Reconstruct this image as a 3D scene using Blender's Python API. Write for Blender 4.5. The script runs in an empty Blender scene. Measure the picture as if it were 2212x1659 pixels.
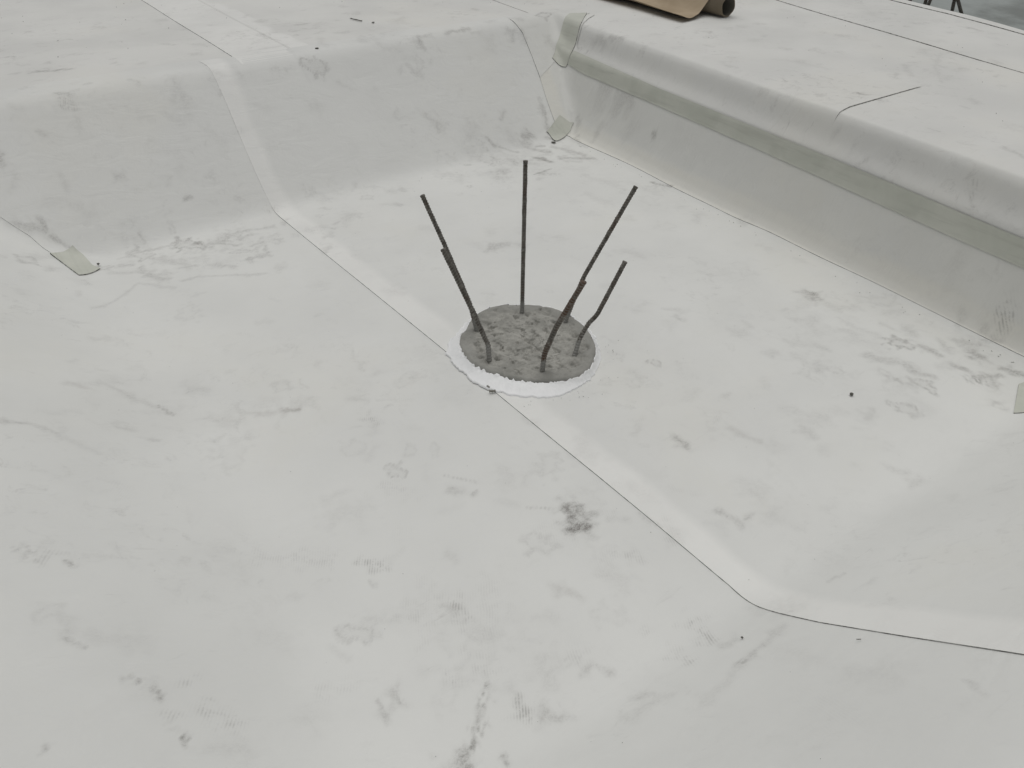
import bpy, math, random
import numpy as np
from mathutils import Vector, noise as mnoise

random.seed(7)
rng = np.random.default_rng(11)
SC = bpy.context.scene
COL = SC.collection

# ---- camera ----
cam_data = bpy.data.cameras.new('camera')
cam = bpy.data.objects.new('camera', cam_data); COL.objects.link(cam)
cam.location = (-1.4565, -1.9435, 1.625)
cam.rotation_euler = (math.radians(90 - 36.316), 0, math.radians(-35.52))
cam_data.sensor_width = 36.0
cam_data.lens = 36.0 * 1700.0 / 2212.0
cam_data.clip_start = 0.05
cam_data.clip_end = 3000
SC.camera = cam

# ---- overcast sky and a very soft sun ----
SUN_EL, SUN_AZ = math.radians(77), math.radians(36)      # azimuth from +Y towards +X
world = bpy.data.worlds.new('World'); SC.world = world; world.use_nodes = True
wn, wl = world.node_tree.nodes, world.node_tree.links
bg = wn['Background']; bg.inputs['Strength'].default_value = 0.07
sky = wn.new('ShaderNodeTexSky'); sky.sky_type = 'NISHITA'; sky.sun_disc = False
sky.sun_elevation = SUN_EL; sky.sun_rotation = SUN_AZ
sky.air_density = 1.0; sky.dust_density = 4.0; sky.ozone_density = 1.0
hs = wn.new('ShaderNodeHueSaturation'); hs.inputs['Saturation'].default_value = 0.12
wl.new(sky.outputs['Color'], hs.inputs['Color']); wl.new(hs.outputs['Color'], bg.inputs['Color'])
sun_d = bpy.data.lights.new('sun', 'SUN'); sun_d.energy = 1.5; sun_d.angle = math.radians(80); sun_d.color = (1.0, 0.985, 0.955)
sun = bpy.data.objects.new('sun', sun_d); COL.objects.link(sun)
sd = Vector((math.sin(SUN_AZ) * math.cos(SUN_EL), math.cos(SUN_AZ) * math.cos(SUN_EL), math.sin(SUN_EL)))
sun.rotation_euler = sd.to_track_quat('Z', 'Y').to_euler(); sun.location = (3, 4, 8)
SC.view_settings.view_transform = 'Standard'; SC.view_settings.look = 'None'
SC.view_settings.exposure = EXPOSURE = -0.40; SC.view_settings.gamma = 1.0
SC.view_settings.use_curve_mapping = False
SC.render.engine = 'CYCLES'
SC.cycles.max_bounces = 8; SC.cycles.diffuse_bounces = 5

# ---- shape of the place: one analytic surface, in metres, pit floor at z = 0 ----
H = 0.54
def smax(a, b, k):
    k = k * np.clip(np.minimum(a, b) / 0.08, 0, 1) + 1e-5
    h = np.clip(0.5 + 0.5 * (a - b) / k, 0, 1)
    return b + (a - b) * h + k * h * (1 - h)
def soft_profile(pts, sigma, lo=-1.0, hi=3.0, step=0.002):
    d = np.arange(lo, hi, step)
    z = np.interp(d, [p[0] for p in pts], [p[1] for p in pts])
    n = int(4 * sigma / step)
    k = np.exp(-0.5 * (np.arange(-n, n + 1) * step / sigma) ** 2); k /= k.sum()
    zp = np.pad(z, n, mode='edge')
    return d, np.convolve(zp, k, mode='valid')
PB = soft_profile([(-1, 0), (0, 0), (0.70, H), (3, H)], 0.040)
PL = soft_profile([(-1, 0), (0, 0), (0.90, H), (3, H)], 0.120)
PN = soft_profile([(-1, 0), (0, 0), (0.62, H), (3, H)], 0.045)
PR = soft_profile([(-1, 0), (-0.035, 0), (0.004, 0.010), (0.030, 0.038), (0.058, 0.085), (0.092, 0.165), (0.120, 0.245), (0.134, 0.285), (0.149, 0.325),
                   (0.154, 0.368), (0.175, 0.395), (0.193, 0.42), (0.206, 0.448), (0.214, 0.475), (0.225, 0.505), (0.248, 0.530), (0.31, H), (3, H)], 0.006)
UT = 1.507
YB, XL, YN = 1.70, -1.20, -1.27
U_KN = [-9, 1.30, 1.507, 1.73, 3.07, 3.75, 12]
M_KN = [0, 0.0, 0.049, 0.10, 0.22, 0.26, 0.26]
def mshear(u): return np.interp(u, U_KN, M_KN)
def xof(u, y): return u + mshear(u) * np.clip(y, -3.5, 6.5)
def uof(x, y):
    u = np.array(x, dtype=float)
    for _ in range(40): u = u - (xof(u, y) - x) * 0.8
    return u
P2U0, P2U1, P2Y0, P2Y1 = 3.93, 11.0, -3.4, 5.6        # the second pit beyond the slab
def zof(u, y):
    zb = np.interp(y - YB, *PB); zl = np.interp(XL - u, *PL); zn = np.interp(YN - y, *PN); zr = np.interp(u - UT, *PR)
    z = smax(smax(zb, zl, 0.05), zn, 0.05)
    z = smax(z, zr, 0.10)
    z = np.minimum(z, H)
    flat = 0.006 * np.sin(1.3 * u + 0.7 * y) * np.sin(1.1 * y - 0.5 * u) + 0.003 * np.sin(4.1 * u + 1) * np.sin(3.3 * y + 2)
    return z + flat * np.clip(1 - z / 0.3, 0, 1) * np.clip((np.hypot(u, y) - 0.3) / 0.4, 0, 1) + 0.0022 * np.sin(2.7 * u + 3.1 * y) * np.sin(1.9 * y - 1.1 * u + 1)
def pos(u, y): return np.stack([xof(u, y), y + 0 * u, zof(u, y)], -1)
SMUDGES = [
    (-0.393, -0.736, -0.411, -0.779, 0.0227, 0.9, 's'), (-0.376, -0.747, -0.387, -0.795, 0.0214, 0.7, 's'), (-0.439, -0.809, -0.395, -0.805, 0.0197, 1.2, 's'), (-0.383, -0.719, -0.379, -0.731, 0.0122, 0.5, 's'),
    (-0.386, -0.785, -0.348, -0.795, 0.016, 0.5, 's'), (-0.397, -0.832, -0.408, -0.856, 0.0131, 0.28, 's'), (-0.33, -0.825, -0.283, -0.869, 0.0093, 0.15, 's'), (-0.879, 0.179, -0.832, 0.161, 0.0145, 0.6, 'b'),
    (-0.999, 0.25, -0.898, 0.18, 0.0129, 0.25, 'b'), (-0.661, -0.009, -0.654, -0.059, 0.0155, 0.4, 't'), (-0.66, 0.114, -0.629, 0.072, 0.0145, 0.18, 's'), (-0.972, -0.563, -0.932, -0.605, 0.0166, 0.6, 't'),
    (-1.107, -0.455, -1.024, -0.517, 0.0286, 0.25, 't'), (-0.976, -0.637, -0.973, -0.663, 0.0063, 0.25, 's'), (-0.906, -1.068, -0.94, -1.102, 0.0124, 0.65, 'd'), (-0.943, -1.1, -0.975, -1.137, 0.0078, 0.4, 's'),
    (-0.974, -1.139, -1.006, -1.167, 0.0142, 0.8, 'd'), (-1.031, -1.168, -1.055, -1.188, 0.0216, 0.6, 's'), (-0.963, -1.225, -0.968, -1.239, 0.0065, 0.6, 's'), (-0.861, -1.131, -0.876, -1.183, 0.0156, 0.6, 't'),
    (-0.837, -1.198, -0.81, -1.229, 0.0144, 0.35, 's'), (-1.078, -0.95, -1.081, -0.99, 0.0102, 0.35, 's'), (-1.123, -0.957, -1.126, -1.014, 0.0078, 0.4, 's'), (-1.065, -0.944, -1.102, -0.991, 0.0079, 0.2, 's'),
    (-0.71, -1.166, -0.67, -1.165, 0.008, 0.3, 's'), (-0.67, -1.165, -0.647, -1.207, 0.0081, 0.3, 's'), (-0.501, -1.258, -0.493, -1.293, 0.0163, 0.35, 't'), (-0.389, -1.227, -0.413, -1.27, 0.0193, 0.55, 't'),
    (-0.499, -1.163, -0.492, -1.172, 0.012, 0.25, 't'), (-0.468, -1.398, -0.379, -1.4, 0.0079, 0.4, 's'), (-0.379, -1.4, -0.292, -1.385, 0.0104, 0.22, 's'), (-0.452, -1.398, -0.442, -1.403, 0.0067, 0.5, 's'),
    (-0.412, -1.321, -0.375, -1.329, 0.0106, 0.25, 's'), (-0.467, -1.409, -0.607, -1.43, 0.0129, 0.14, 's'), (-0.651, -1.298, -0.629, -1.317, 0.01, 0.25, 's'), (-0.713, -1.333, -0.615, -1.342, 0.0152, 0.14, 's'),
    (-0.831, -0.823, -0.84, -0.877, 0.0193, 0.4, 't'), (-0.862, -0.818, -0.846, -0.847, 0.0145, 0.2, 's'), (-0.951, -0.788, -0.924, -0.833, 0.0168, 0.2, 't'), (-1.093, -0.758, -1.067, -0.778, 0.0215, 0.3, 'r'),
    (-0.894, -1.014, -0.871, -1.038, 0.0138, 0.25, 't'), (-0.954, -0.978, -0.952, -1.016, 0.0103, 0.3, 't'), (-0.896, -0.958, -0.859, -1.001, 0.0116, 0.15, 't'), (-0.727, -0.276, -0.703, -0.325, 0.0171, 0.35, 'r'),
    (-0.774, -0.327, -0.746, -0.384, 0.0196, 0.18, 't'), (-0.623, -0.468, -0.604, -0.502, 0.0165, 0.32, 's'), (-0.582, -0.523, -0.567, -0.519, 0.0082, 0.45, 's'), (-0.608, -0.404, -0.545, -0.486, 0.0035, 0.4, 's'),
    (-0.491, -0.657, -0.424, -0.711, 0.0034, 0.35, 's'), (-0.548, -0.767, -0.532, -0.819, 0.0257, 0.2, 'r'), (-0.595, -0.939, -0.57, -0.996, 0.0135, 0.28, 'b'), (-0.406, -0.93, -0.36, -0.976, 0.0167, 0.28, 't'),
    (-0.247, -0.98, -0.225, -1.01, 0.0184, 0.2, 't'), (-0.243, -0.864, -0.227, -0.941, 0.0081, 0.22, 's'), (-0.053, -0.987, -0.036, -1.058, 0.011, 0.35, 's'), (-0.044, -1.065, 0.015, -1.05, 0.0069, 0.35, 's'),
    (0.079, -0.679, 0.074, -0.739, 0.0135, 0.5, 's'), (0.084, -0.663, 0.084, -0.674, 0.0091, 0.35, 's'), (0.256, -0.763, 0.284, -0.853, 0.0139, 0.25, 'b'), (1.192, -0.317, 1.183, -0.371, 0.0349, 0.5, 's'),
    (1.22, -0.319, 1.209, -0.367, 0.0124, 0.4, 't'), (0.608, -0.149, 0.622, -0.188, 0.0187, 0.5, 't'), (0.613, -0.08, 0.665, -0.131, 0.0095, 0.2, 's'), (0.305, -0.324, 0.322, -0.354, 0.0136, 0.35, 'r'),
    (1.157, -0.767, 1.184, -0.802, 0.0253, 0.55, 'r'), (1.212, -0.837, 1.215, -0.909, 0.0175, 0.5, 's'), (1.358, -0.899, 1.409, -0.957, 0.0202, 0.4, 's'), (1.338, -0.955, 1.317, -0.994, 0.0238, 0.55, 's'),
    (1.442, -0.942, 1.461, -1.0, 0.0102, 0.35, 's'), (0.986, -0.755, 1.056, -0.887, 0.0205, 0.35, 's'), (1.033, -0.893, 1.057, -0.97, 0.0185, 0.4, 's'), (0.936, -0.849, 0.943, -0.949, 0.0217, 0.5, 't'),
    (1.187, -0.978, 1.2, -1.023, 0.0153, 0.55, 's'), (1.168, -1.058, 1.267, -1.105, 0.0134, 0.55, 's'), (1.166, -1.056, 1.17, -1.093, 0.0226, 0.85, 'd'), (1.217, -1.098, 1.189, -1.13, 0.0171, 0.4, 's'),
    (1.315, -1.088, 1.336, -1.152, 0.0196, 0.6, 's'), (0.992, -0.963, 0.98, -1.022, 0.0218, 0.45, 'r'), (1.095, -1.173, 1.074, -1.211, 0.0201, 0.65, 't'), (0.807, -0.984, 0.809, -1.042, 0.0242, 0.35, 'r'),
    (1.315, -0.85, 1.268, -0.914, 0.0158, 0.3, 's'), (1.129, -0.575, 1.142, -0.709, 0.0196, 0.18, 's'), (0.828, -0.526, 0.887, -0.607, 0.0148, 0.14, 's'), (1.137, -0.383, 0.995, -0.393, 0.0179, 0.1, 's'),
    (-0.782, 1.626, -0.707, 1.561, 0.0349, 0.5, 'r'), (-0.768, 1.638, -0.706, 1.584, 0.021, 0.5, 't'), (-0.721, 1.537, -0.667, 1.52, 0.0115, 0.35, 's'), (-0.596, 1.549, -0.561, 1.512, 0.0208, 0.5, 't'),
    (-0.567, 1.587, -0.534, 1.575, 0.0211, 0.35, 'r'), (-0.51, 1.593, -0.367, 1.547, 0.0118, 0.35, 's'), (-0.665, 1.559, -0.569, 1.459, 0.0138, 0.4, 's'), (-0.98, 1.651, -0.816, 1.638, 0.0094, 0.35, 's'),
    (-1.054, 1.632, -0.98, 1.651, 0.007, 0.25, 's'), (-1.128, 1.55, -1.088, 1.565, 0.0091, 0.4, 's'), (-1.112, 1.504, -0.957, 1.441, 0.0157, 0.25, 's'), (-0.985, 1.424, -0.947, 1.338, 0.022, 0.4, 's'),
    (-0.902, 1.534, -0.825, 1.416, 0.0271, 0.28, 's'), (-0.823, 1.478, -0.82, 1.369, 0.0201, 0.22, 's'), (-0.794, 1.324, -0.726, 1.407, 0.0221, 0.16, 't'), (-0.718, 1.337, -0.661, 1.262, 0.0196, 0.3, 's'),
    (-0.619, 1.411, -0.521, 1.355, 0.0134, 0.3, 'r'), (-0.576, 1.295, -0.501, 1.295, 0.0198, 0.42, 's'), (-0.518, 1.421, -0.465, 1.416, 0.0113, 0.35, 's'), (-0.378, 1.463, -0.426, 1.457, 0.0138, 0.2, 's'),
    (-1.248, 1.175, -1.206, 1.189, 0.0103, 0.25, 's'), (-1.206, 1.189, -1.127, 1.27, 0.0084, 0.25, 's'), (-1.127, 1.27, -1.037, 1.358, 0.0086, 0.25, 's'), (-1.037, 1.358, -0.921, 1.231, 0.0108, 0.22, 's'),
    (-0.868, 1.277, -0.811, 1.27, 0.0108, 0.3, 's'), (-0.811, 1.27, -0.577, 1.126, 0.0085, 0.28, 's'), (-0.887, 1.121, -0.831, 1.117, 0.0083, 0.18, 's'), (-0.922, 1.753, -0.918, 1.705, 0.0095, 0.35, 's'),
    (-1.003, 1.753, -0.935, 1.723, 0.019, 0.16, 's'), (-1.625, 0.255, -1.567, 0.254, 0.0092, 0.35, 's'), (-1.567, 0.254, -1.513, 0.213, 0.0092, 0.28, 's'), (-1.513, 0.213, -1.437, 0.111, 0.0106, 0.14, 's'),
    (-1.429, 0.532, -1.386, 0.513, 0.0136, 0.28, 'b'), (-1.33, 0.55, -1.263, 0.442, 0.0137, 0.22, 's'), (-1.263, 0.442, -1.221, 0.394, 0.0134, 0.22, 's'), (-1.218, 0.406, -1.187, 0.335, 0.0066, 0.5, 's'),
    (-1.292, 0.199, -1.269, 0.189, 0.0078, 0.3, 's'), (-1.357, 0.264, -1.324, 0.253, 0.0095, 0.2, 's'), (-1.626, -0.611, -1.603, -0.64, 0.0067, 0.38, 's'), (-1.652, -0.319, -1.636, -0.347, 0.0174, 0.4, 'd'),
    (-1.625, -0.358, -1.607, -0.342, 0.0174, 0.2, 't'), (-1.582, -0.368, -1.577, -0.375, 0.0043, 0.9, 's'), (-1.576, -0.38, -1.566, -0.386, 0.0031, 0.8, 's'), (-1.551, -0.738, -1.531, -0.747, 0.0077, 0.6, 'd'),
    (-1.53, -0.76, -1.515, -0.779, 0.0087, 0.7, 'd'), (-1.515, -0.779, -1.507, -0.804, 0.0076, 0.7, 'd'), (-1.514, -0.87, -1.502, -0.897, 0.0063, 0.5, 'd'), (-1.501, -0.894, -1.492, -0.926, 0.0073, 0.8, 'd'),
    (-1.515, -0.841, -1.496, -0.852, 0.0096, 0.25, 't'), (-1.457, -0.773, -1.438, -0.764, 0.0089, 0.3, 't'), (-1.444, -0.848, -1.412, -0.894, 0.0194, 0.35, 't'), (-1.699, -0.884, -1.691, -0.866, 0.003, 0.45, 's'),
    (1.27, 1.763, 1.329, 1.751, 0.0258, 0.6, 's'), (1.035, 1.804, 1.064, 1.753, 0.0112, 0.5, 's'), (1.064, 1.753, 1.168, 1.668, 0.0084, 0.45, 's'), (1.254, 1.718, 1.303, 1.58, 0.031, 0.45, 's'),
    (1.205, 1.54, 1.233, 1.447, 0.0191, 0.85, 's'), (1.392, 1.629, 1.452, 1.416, 0.0197, 0.45, 's'), (1.316, 1.459, 1.457, 1.34, 0.0193, 0.5, 's'), (1.307, 1.393, 1.36, 1.355, 0.0136, 0.3, 's'),
    (1.076, 1.335, 1.13, 1.28, 0.0261, 0.6, 't'), (1.042, 1.344, 1.163, 1.357, 0.0066, 0.7, 's'), (1.302, 1.677, 1.352, 1.667, 0.0114, 0.6, 's'), (1.414, 1.726, 1.464, 1.677, 0.0145, 0.5, 's'),
    (1.572, 1.657, 1.538, 1.52, 0.0145, 0.3, 's'), (1.509, 1.892, 1.457, 1.756, 0.0148, 0.5, 's'), (1.518, 1.937, 1.489, 1.846, 0.0179, 0.3, 's'), (1.192, 1.795, 1.208, 1.702, 0.034, 0.18, 's'),
    (1.249, 1.18, 1.309, 0.984, 0.031, 0.15, 's'), (1.107, 0.972, 1.11, 0.829, 0.0294, 0.14, 's'), (1.491, 0.892, 1.528, 0.792, 0.0103, 0.7, 's'), (1.392, 0.966, 1.408, 0.771, 0.0229, 0.12, 's'),
    (0.337, 0.753, 0.432, 0.753, 0.03, 0.4, 's'), (0.466, 0.728, 0.494, 0.684, 0.0172, 0.3, 's'), (0.315, 0.854, 0.32, 0.765, 0.0215, 0.12, 's'), (0.959, 2.39, 0.949, 2.341, 0.0179, 0.5, 's'),
    (0.969, 2.396, 1.043, 2.389, 0.015, 0.35, 's'), (1.156, 2.39, 1.307, 2.393, 0.0153, 0.45, 's'), (1.574, 2.332, 1.617, 2.332, 0.0253, 0.35, 's'), (1.589, 2.324, 1.566, 2.281, 0.0157, 0.35, 's'),
    (1.651, 2.315, 1.65, 2.264, 0.0222, 0.3, 's'), (0.226, 2.341, 0.29, 2.311, 0.039, 0.4, 'r'), (0.042, 2.34, 0.138, 2.335, 0.0221, 0.3, 't'), (0.446, 2.631, 0.401, 2.472, 0.0294, 0.2, 's'),
    (-0.977, 2.356, -0.953, 2.325, 0.0236, 0.7, 't'), (-1.004, 2.405, -0.947, 2.381, 0.0106, 0.4, 's'), (-0.461, 2.38, -0.466, 2.296, 0.0187, 0.2, 's'), (-1.132, 2.246, -1.119, 2.23, 0.0154, 0.25, 's'),
    (-0.672, 1.842, -0.632, 1.847, 0.0086, 0.5, 's'), (-0.714, 1.916, -0.674, 1.953, 0.0087, 0.16, 's'), (-0.907, 2.007, -0.882, 1.993, 0.0149, 0.3, 's'), (-1.324, 2.169, -1.321, 2.149, 0.0177, 0.4, 's'),
    (-1.206, 2.373, -1.157, 2.349, 0.0157, 0.12, 's'), (0.807, 2.239, 0.826, 2.197, 0.0202, 0.25, 's'), (-1.025, 2.832, -0.851, 2.779, 0.0115, 0.7, 's'), (-1.126, 2.863, -1.085, 2.854, 0.0116, 0.3, 's'),
    (-0.801, 3.087, -0.694, 3.035, 0.0122, 0.25, 's'), (-0.325, 3.04, -0.267, 2.974, 0.0122, 0.3, 's'), (-0.176, 2.936, -0.14, 2.885, 0.0151, 0.25, 's'), (0.074, 2.599, 0.24, 2.609, 0.0116, 0.25, 's'),
    (0.207, 2.802, 0.195, 2.879, 0.0091, 0.2, 's'), (0.48, 3.043, 0.553, 3.036, 0.0161, 0.45, 's'), (0.535, 2.893, 0.57, 2.837, 0.0094, 0.3, 's'), (1.888, 2.424, 1.94, 2.403, 0.033, 0.5, 'r'),
    (1.619, 2.818, 1.635, 2.731, 0.0135, 0.35, 's'), (1.415, 2.78, 1.489, 2.674, 0.0132, 0.25, 's'), (1.923, 1.777, 1.922, 1.675, 0.021, 0.4, 's'), (1.911, 1.886, 1.903, 1.792, 0.0183, 0.3, 's'),
    (1.813, 2.242, 1.834, 2.191, 0.0256, 0.25, 's'), (1.744, 1.464, 1.736, 1.376, 0.0341, 0.3, 's'), (1.768, 1.657, 1.763, 1.569, 0.0293, 0.25, 's'), (1.719, 1.653, 1.71, 1.579, 0.0235, 0.15, 's'),
    (1.674, 1.115, 1.666, 1.084, 0.0081, 0.6, 's'), (2.264, 0.766, 2.294, 0.527, 0.022, 0.14, 's'), (1.724, 0.038, 1.717, 0.051, 0.0115, 0.2, 's'), (2.028, 0.19, 2.045, 0.16, 0.0099, 0.85, 's'),
    (3.734, 0.633, 3.727, 0.548, 0.0104, 0.6, 's'), (3.699, 0.538, 3.736, 0.542, 0.0137, 0.8, 's'), (1.918, 0.873, 1.917, 0.809, 0.0133, 0.3, 's'), (1.803, 0.557, 1.792, 0.491, 0.0124, 0.2, 's'),
    (1.655, -0.134, 1.675, -0.156, 0.0067, 0.3, 's'), (1.885, -0.593, 1.844, -0.686, 0.011, 0.35, 's'), (2.783, 0.239, 3.064, 0.376, 0.0089, 0.18, 's'), (2.783, 0.239, 2.533, 0.053, 0.0084, 0.18, 's'),
    (2.687, 0.362, 2.527, 0.208, 0.014, 0.2, 's'), (2.914, 0.09, 2.929, 0.025, 0.0116, 0.25, 's'), (1.5, -0.939, 1.496, -0.98, 0.0184, 0.55, 't'), (1.473, -0.919, 1.473, -0.933, 0.0123, 0.3, 's'),
    (1.233, -0.648, 1.24, -0.704, 0.01, 0.2, 's'), (1.378, 0.074, 1.376, 0.018, 0.018, 0.14, 's'), (1.405, -0.113, 1.403, -0.165, 0.0177, 0.12, 's'), (-1.367, 1.883, -1.283, 1.856, 0.0193, 0.3, 's'),
    (-1.271, 1.884, -1.275, 1.847, 0.012, 0.55, 's'), (-1.379, 1.9, -1.331, 1.883, 0.0145, 0.35, 's'), (-1.261, 1.821, -1.214, 1.763, 0.0095, 0.5, 's'), (-0.251, -1.357, -0.23, -1.366, 0.006, 0.25, 's'),
    (-0.078, -1.359, -0.032, -1.367, 0.0038, 0.3, 's'), (-0.373, -1.759, -0.381, -1.775, 0.0048, 0.3, 's'), (-0.391, -1.77, -0.407, -1.797, 0.0047, 0.18, 's'), (1.656, 2.447, 1.713, 2.401, 0.0161, 0.3, 's'),
]

# ---- materials ----
class NT:
    def __init__(s, name, rough=0.55, spec=0.4):
        s.m = bpy.data.materials.new(name); s.m.use_nodes = True
        s.n, s.l = s.m.node_tree.nodes, s.m.node_tree.links
        s.b = s.n['Principled BSDF']; s.b.inputs['Roughness'].default_value = rough
        s.b.inputs['Specular IOR Level'].default_value = spec
        s.tc = s.n.new('ShaderNodeTexCoord')
    def noise(s, scale, detail=4, rough=0.55, dist=0.0, stretch=None, rot=0.0):
        t = s.n.new('ShaderNodeTexNoise'); t.inputs['Scale'].default_value = scale
        t.inputs['Detail'].default_value = detail; t.inputs['Roughness'].default_value = rough; t.inputs['Distortion'].default_value = dist
        src = s.tc.outputs['Object']
        if stretch:
            mp = s.n.new('ShaderNodeMapping'); mp.inputs['Scale'].default_value = stretch; mp.inputs['Rotation'].default_value = (0, 0, rot)
            s.l.new(src, mp.inputs['Vector']); src = mp.outputs['Vector']
        s.l.new(src, t.inputs['Vector']); return t.outputs['Fac']
    def ramp(s, v, a, b, lo=0.0, hi=1.0):
        r = s.n.new('ShaderNodeMapRange'); r.interpolation_type = 'SMOOTHSTEP'
        r.inputs['From Min'].default_value = a; r.inputs['From Max'].default_value = b
        r.inputs['To Min'].default_value = lo; r.inputs['To Max'].default_value = hi
        s.l.new(v, r.inputs['Value']); return r.outputs['Result']
    def math(s, op, a, b=None, clamp=False):
        n = s.n.new('ShaderNodeMath'); n.operation = op; n.use_clamp = clamp
        for i, v in enumerate((a, b)):
            if v is None: continue
            if isinstance(v, (int, float)): n.inputs[i].default_value = v
            else: s.l.new(v, n.inputs[i])
        return n.outputs[0]
    def mix(s, f, a, b):
        n = s.n.new('ShaderNodeMix'); n.data_type = 'RGBA'
        if isinstance(f, (int, float)): n.inputs[0].default_value = f
        else: s.l.new(f, n.inputs[0])
        for i, v in ((6, a), (7, b)):
            if isinstance(v, tuple): n.inputs[i].default_value = (*v, 1)
            else: s.l.new(v, n.inputs[i])
        return n.outputs[2]
    def col(s, c):
        if isinstance(c, tuple): s.b.inputs['Base Color'].default_value = (*c, 1)
        else: s.l.new(c, s.b.inputs['Base Color'])
        return s
    def bump(s, h, dist=0.001, strength=1.0):
        n = s.n.new('ShaderNodeBump'); n.inputs['Distance'].default_value = dist; n.inputs['Strength'].default_value = strength
        s.l.new(h, n.inputs['Height']); s.l.new(n.outputs['Normal'], s.b.inputs['Normal']); return s
    def attr(s, name):
        n = s.n.new('ShaderNodeAttribute'); n.attribute_name = name; return n

def membrane(name, base, lapcol, amb=1.0, rough=0.5):
    """white roofing membrane with foot dirt: 'stain' colour attribute = (smudge, tread, brown), 'lap' = bright selvedge"""
    t = NT(name, rough, 0.35)
    st = t.attr('stain'); sep = t.n.new('ShaderNodeSeparateColor'); t.l.new(st.outputs['Color'], sep.inputs['Color'])
    smu, tre, bro = sep.outputs[0], sep.outputs[1], sep.outputs[2]
    lap = t.attr('lap').outputs['Fac']
    n1 = t.noise(2.2, 3); c = t.mix(t.ramp(n1, 0.3, 0.7), tuple(v * 0.965 for v in base), tuple(min(v * 1.02, .9) for v in base))
    nyel = t.ramp(t.noise(1.1, 5, 0.6, 0.3), 0.48, 0.75); c = t.mix(t.math('MULTIPLY', nyel, 0.35), c, (base[0] * 0.985, base[1] * 0.965, base[2] * 0.91))
    c = t.mix(t.math('MULTIPLY', lap, t.ramp(t.noise(5, 4, 0.6), 0.25, 0.65, 0.55, 1.0)), c, lapcol)
    # general faint soiling: broad patches broken up by fine grain and scuffs
    fine = t.noise(95, 5, 0.7); grain = t.noise(420, 3, 0.7); mid = t.noise(16, 5, 0.65, 0.8)
    patch = t.ramp(t.noise(1.7, 4, 0.6, 0.4), 0.42, 0.72)
    amb_d = t.math('MULTIPLY', t.math('MULTIPLY', patch, t.ramp(mid, 0.50, 0.74)), t.ramp(fine, 0.35, 0.7, 0.25, 1.0))
    scuff = t.math('MULTIPLY', t.ramp(t.noise(7, 6, 0.7, 1.2, (1, 3.2, 1), 0.6), 0.60, 0.72), t.ramp(t.noise(2.9, 2), 0.5, 0.68))
    amb_d = t.math('MULTIPLY', t.math('ADD', amb_d, t.math('MULTIPLY', scuff, 0.5)), 0.30 * amb)
    peb = t.math('MULTIPLY', t.ramp(grain, 0.66, 0.74), t.ramp(t.noise(6, 3), 0.45, 0.65, 0.0, 0.22 * amb))
    # smudges: density broken into grain
    sm = t.math('MULTIPLY', smu, t.ramp(t.noise(75, 6, 0.78, 0.5, (1, 1.3, 1), 0.9), 0.38, 0.66, 0.42, 1.2))
    sm = t.math('MULTIPLY', sm, t.ramp(grain, 0.35, 0.6, 0.7, 1.1))
    # shoe tread: curved ribs
    mp = t.n.new('ShaderNodeMapping'); mp.inputs['Rotation'].default_value = (0, 0, 0.5); t.l.new(t.tc.outputs['Object'], mp.inputs['Vector'])
    wv = t.n.new('ShaderNodeTexWave'); wv.wave_type = 'BANDS'; wv.inputs['Scale'].default_value = 46; wv.inputs['Distortion'].default_value = 14
    wv.inputs['Detail'].default_value = 2; wv.inputs['Detail Scale'].default_value = 0.12; t.l.new(mp.outputs['Vector'], wv.inputs['Vector'])
    tr = t.math('MULTIPLY', t.math('MULTIPLY', tre, t.ramp(wv.outputs['Fac'], 0.35, 0.8, 0.30, 1.1)), t.ramp(t.noise(38, 5, 0.7), 0.40, 0.62, 0.08, 0.85))
    d = t.math('ADD', t.math('ADD', sm, tr), t.math('ADD', amb_d, peb), clamp=True)
    d = t.math('MULTIPLY', d, 0.95)
    c = t.mix(d, c, (0.205, 0.195, 0.180))
    c = t.mix(t.math('MULTIPLY', bro, t.ramp(t.noise(70, 5, 0.7), 0.3, 0.65, 0.3, 1.0)), c, (0.20, 0.165, 0.14))
    t.col(c)
    t.l.new(t.ramp(n1, 0.3, 0.7, rough - 0.04, rough + 0.1), t.b.inputs['Roughness'])
    wr = t.noise(5.5, 4, 0.55, 0.9, (1, 2.6, 1), 0.5)
    h = t.math('ADD', t.math('ADD', t.math('MULTIPLY', t.noise(9, 4), 0.35), t.math('MULTIPLY', t.noise(2.1, 2), 2.0)), t.math('ADD', t.math('MULTIPLY', wr, 0.9), t.math('MULTIPLY', grain, 0.04)))
    t.bump(h, 0.006, 0.55)
    return t.m

WHITE = (0.735, 0.740, 0.716); LAPC = (0.805, 0.805, 0.778)
M_main = membrane('white_membrane', WHITE, LAPC, amb=1.1)
M_slab = membrane('slab_membrane', (0.725, 0.725, 0.697), LAPC, amb=2.1)
M_beige = membrane('beige_membrane', (0.715, 0.717, 0.685), (0.730, 0.722, 0.668), amb=0.6)
t = NT('shaded_grimy_edge', 0.9, 0.1); M_edge = t.col(t.mix(t.ramp(t.noise(40, 4), 0.35, 0.65), (0.12, 0.12, 0.11), (0.46, 0.46, 0.44))).m  # lap edges darkened to paint in the seam's contact shadow, along with grime
t = NT('grey_green_tape', 0.5, 0.35)
c = t.mix(t.ramp(t.noise(6, 4, 0.6, 0.5), 0.3, 0.7), (0.525, 0.54, 0.475), (0.59, 0.60, 0.535))
c = t.mix(t.ramp(t.noise(1.0, 4, 0.6, 0.0, (30, 0.5, 30), 0.05), 0.5, 0.68, 0, 0.32), c, (0.38, 0.385, 0.34))
M_tape = t.col(c).bump(t.noise(30, 4), 0.0015, 0.6).m
t = NT('pale_concrete', 0.9, 0.2)
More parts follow.
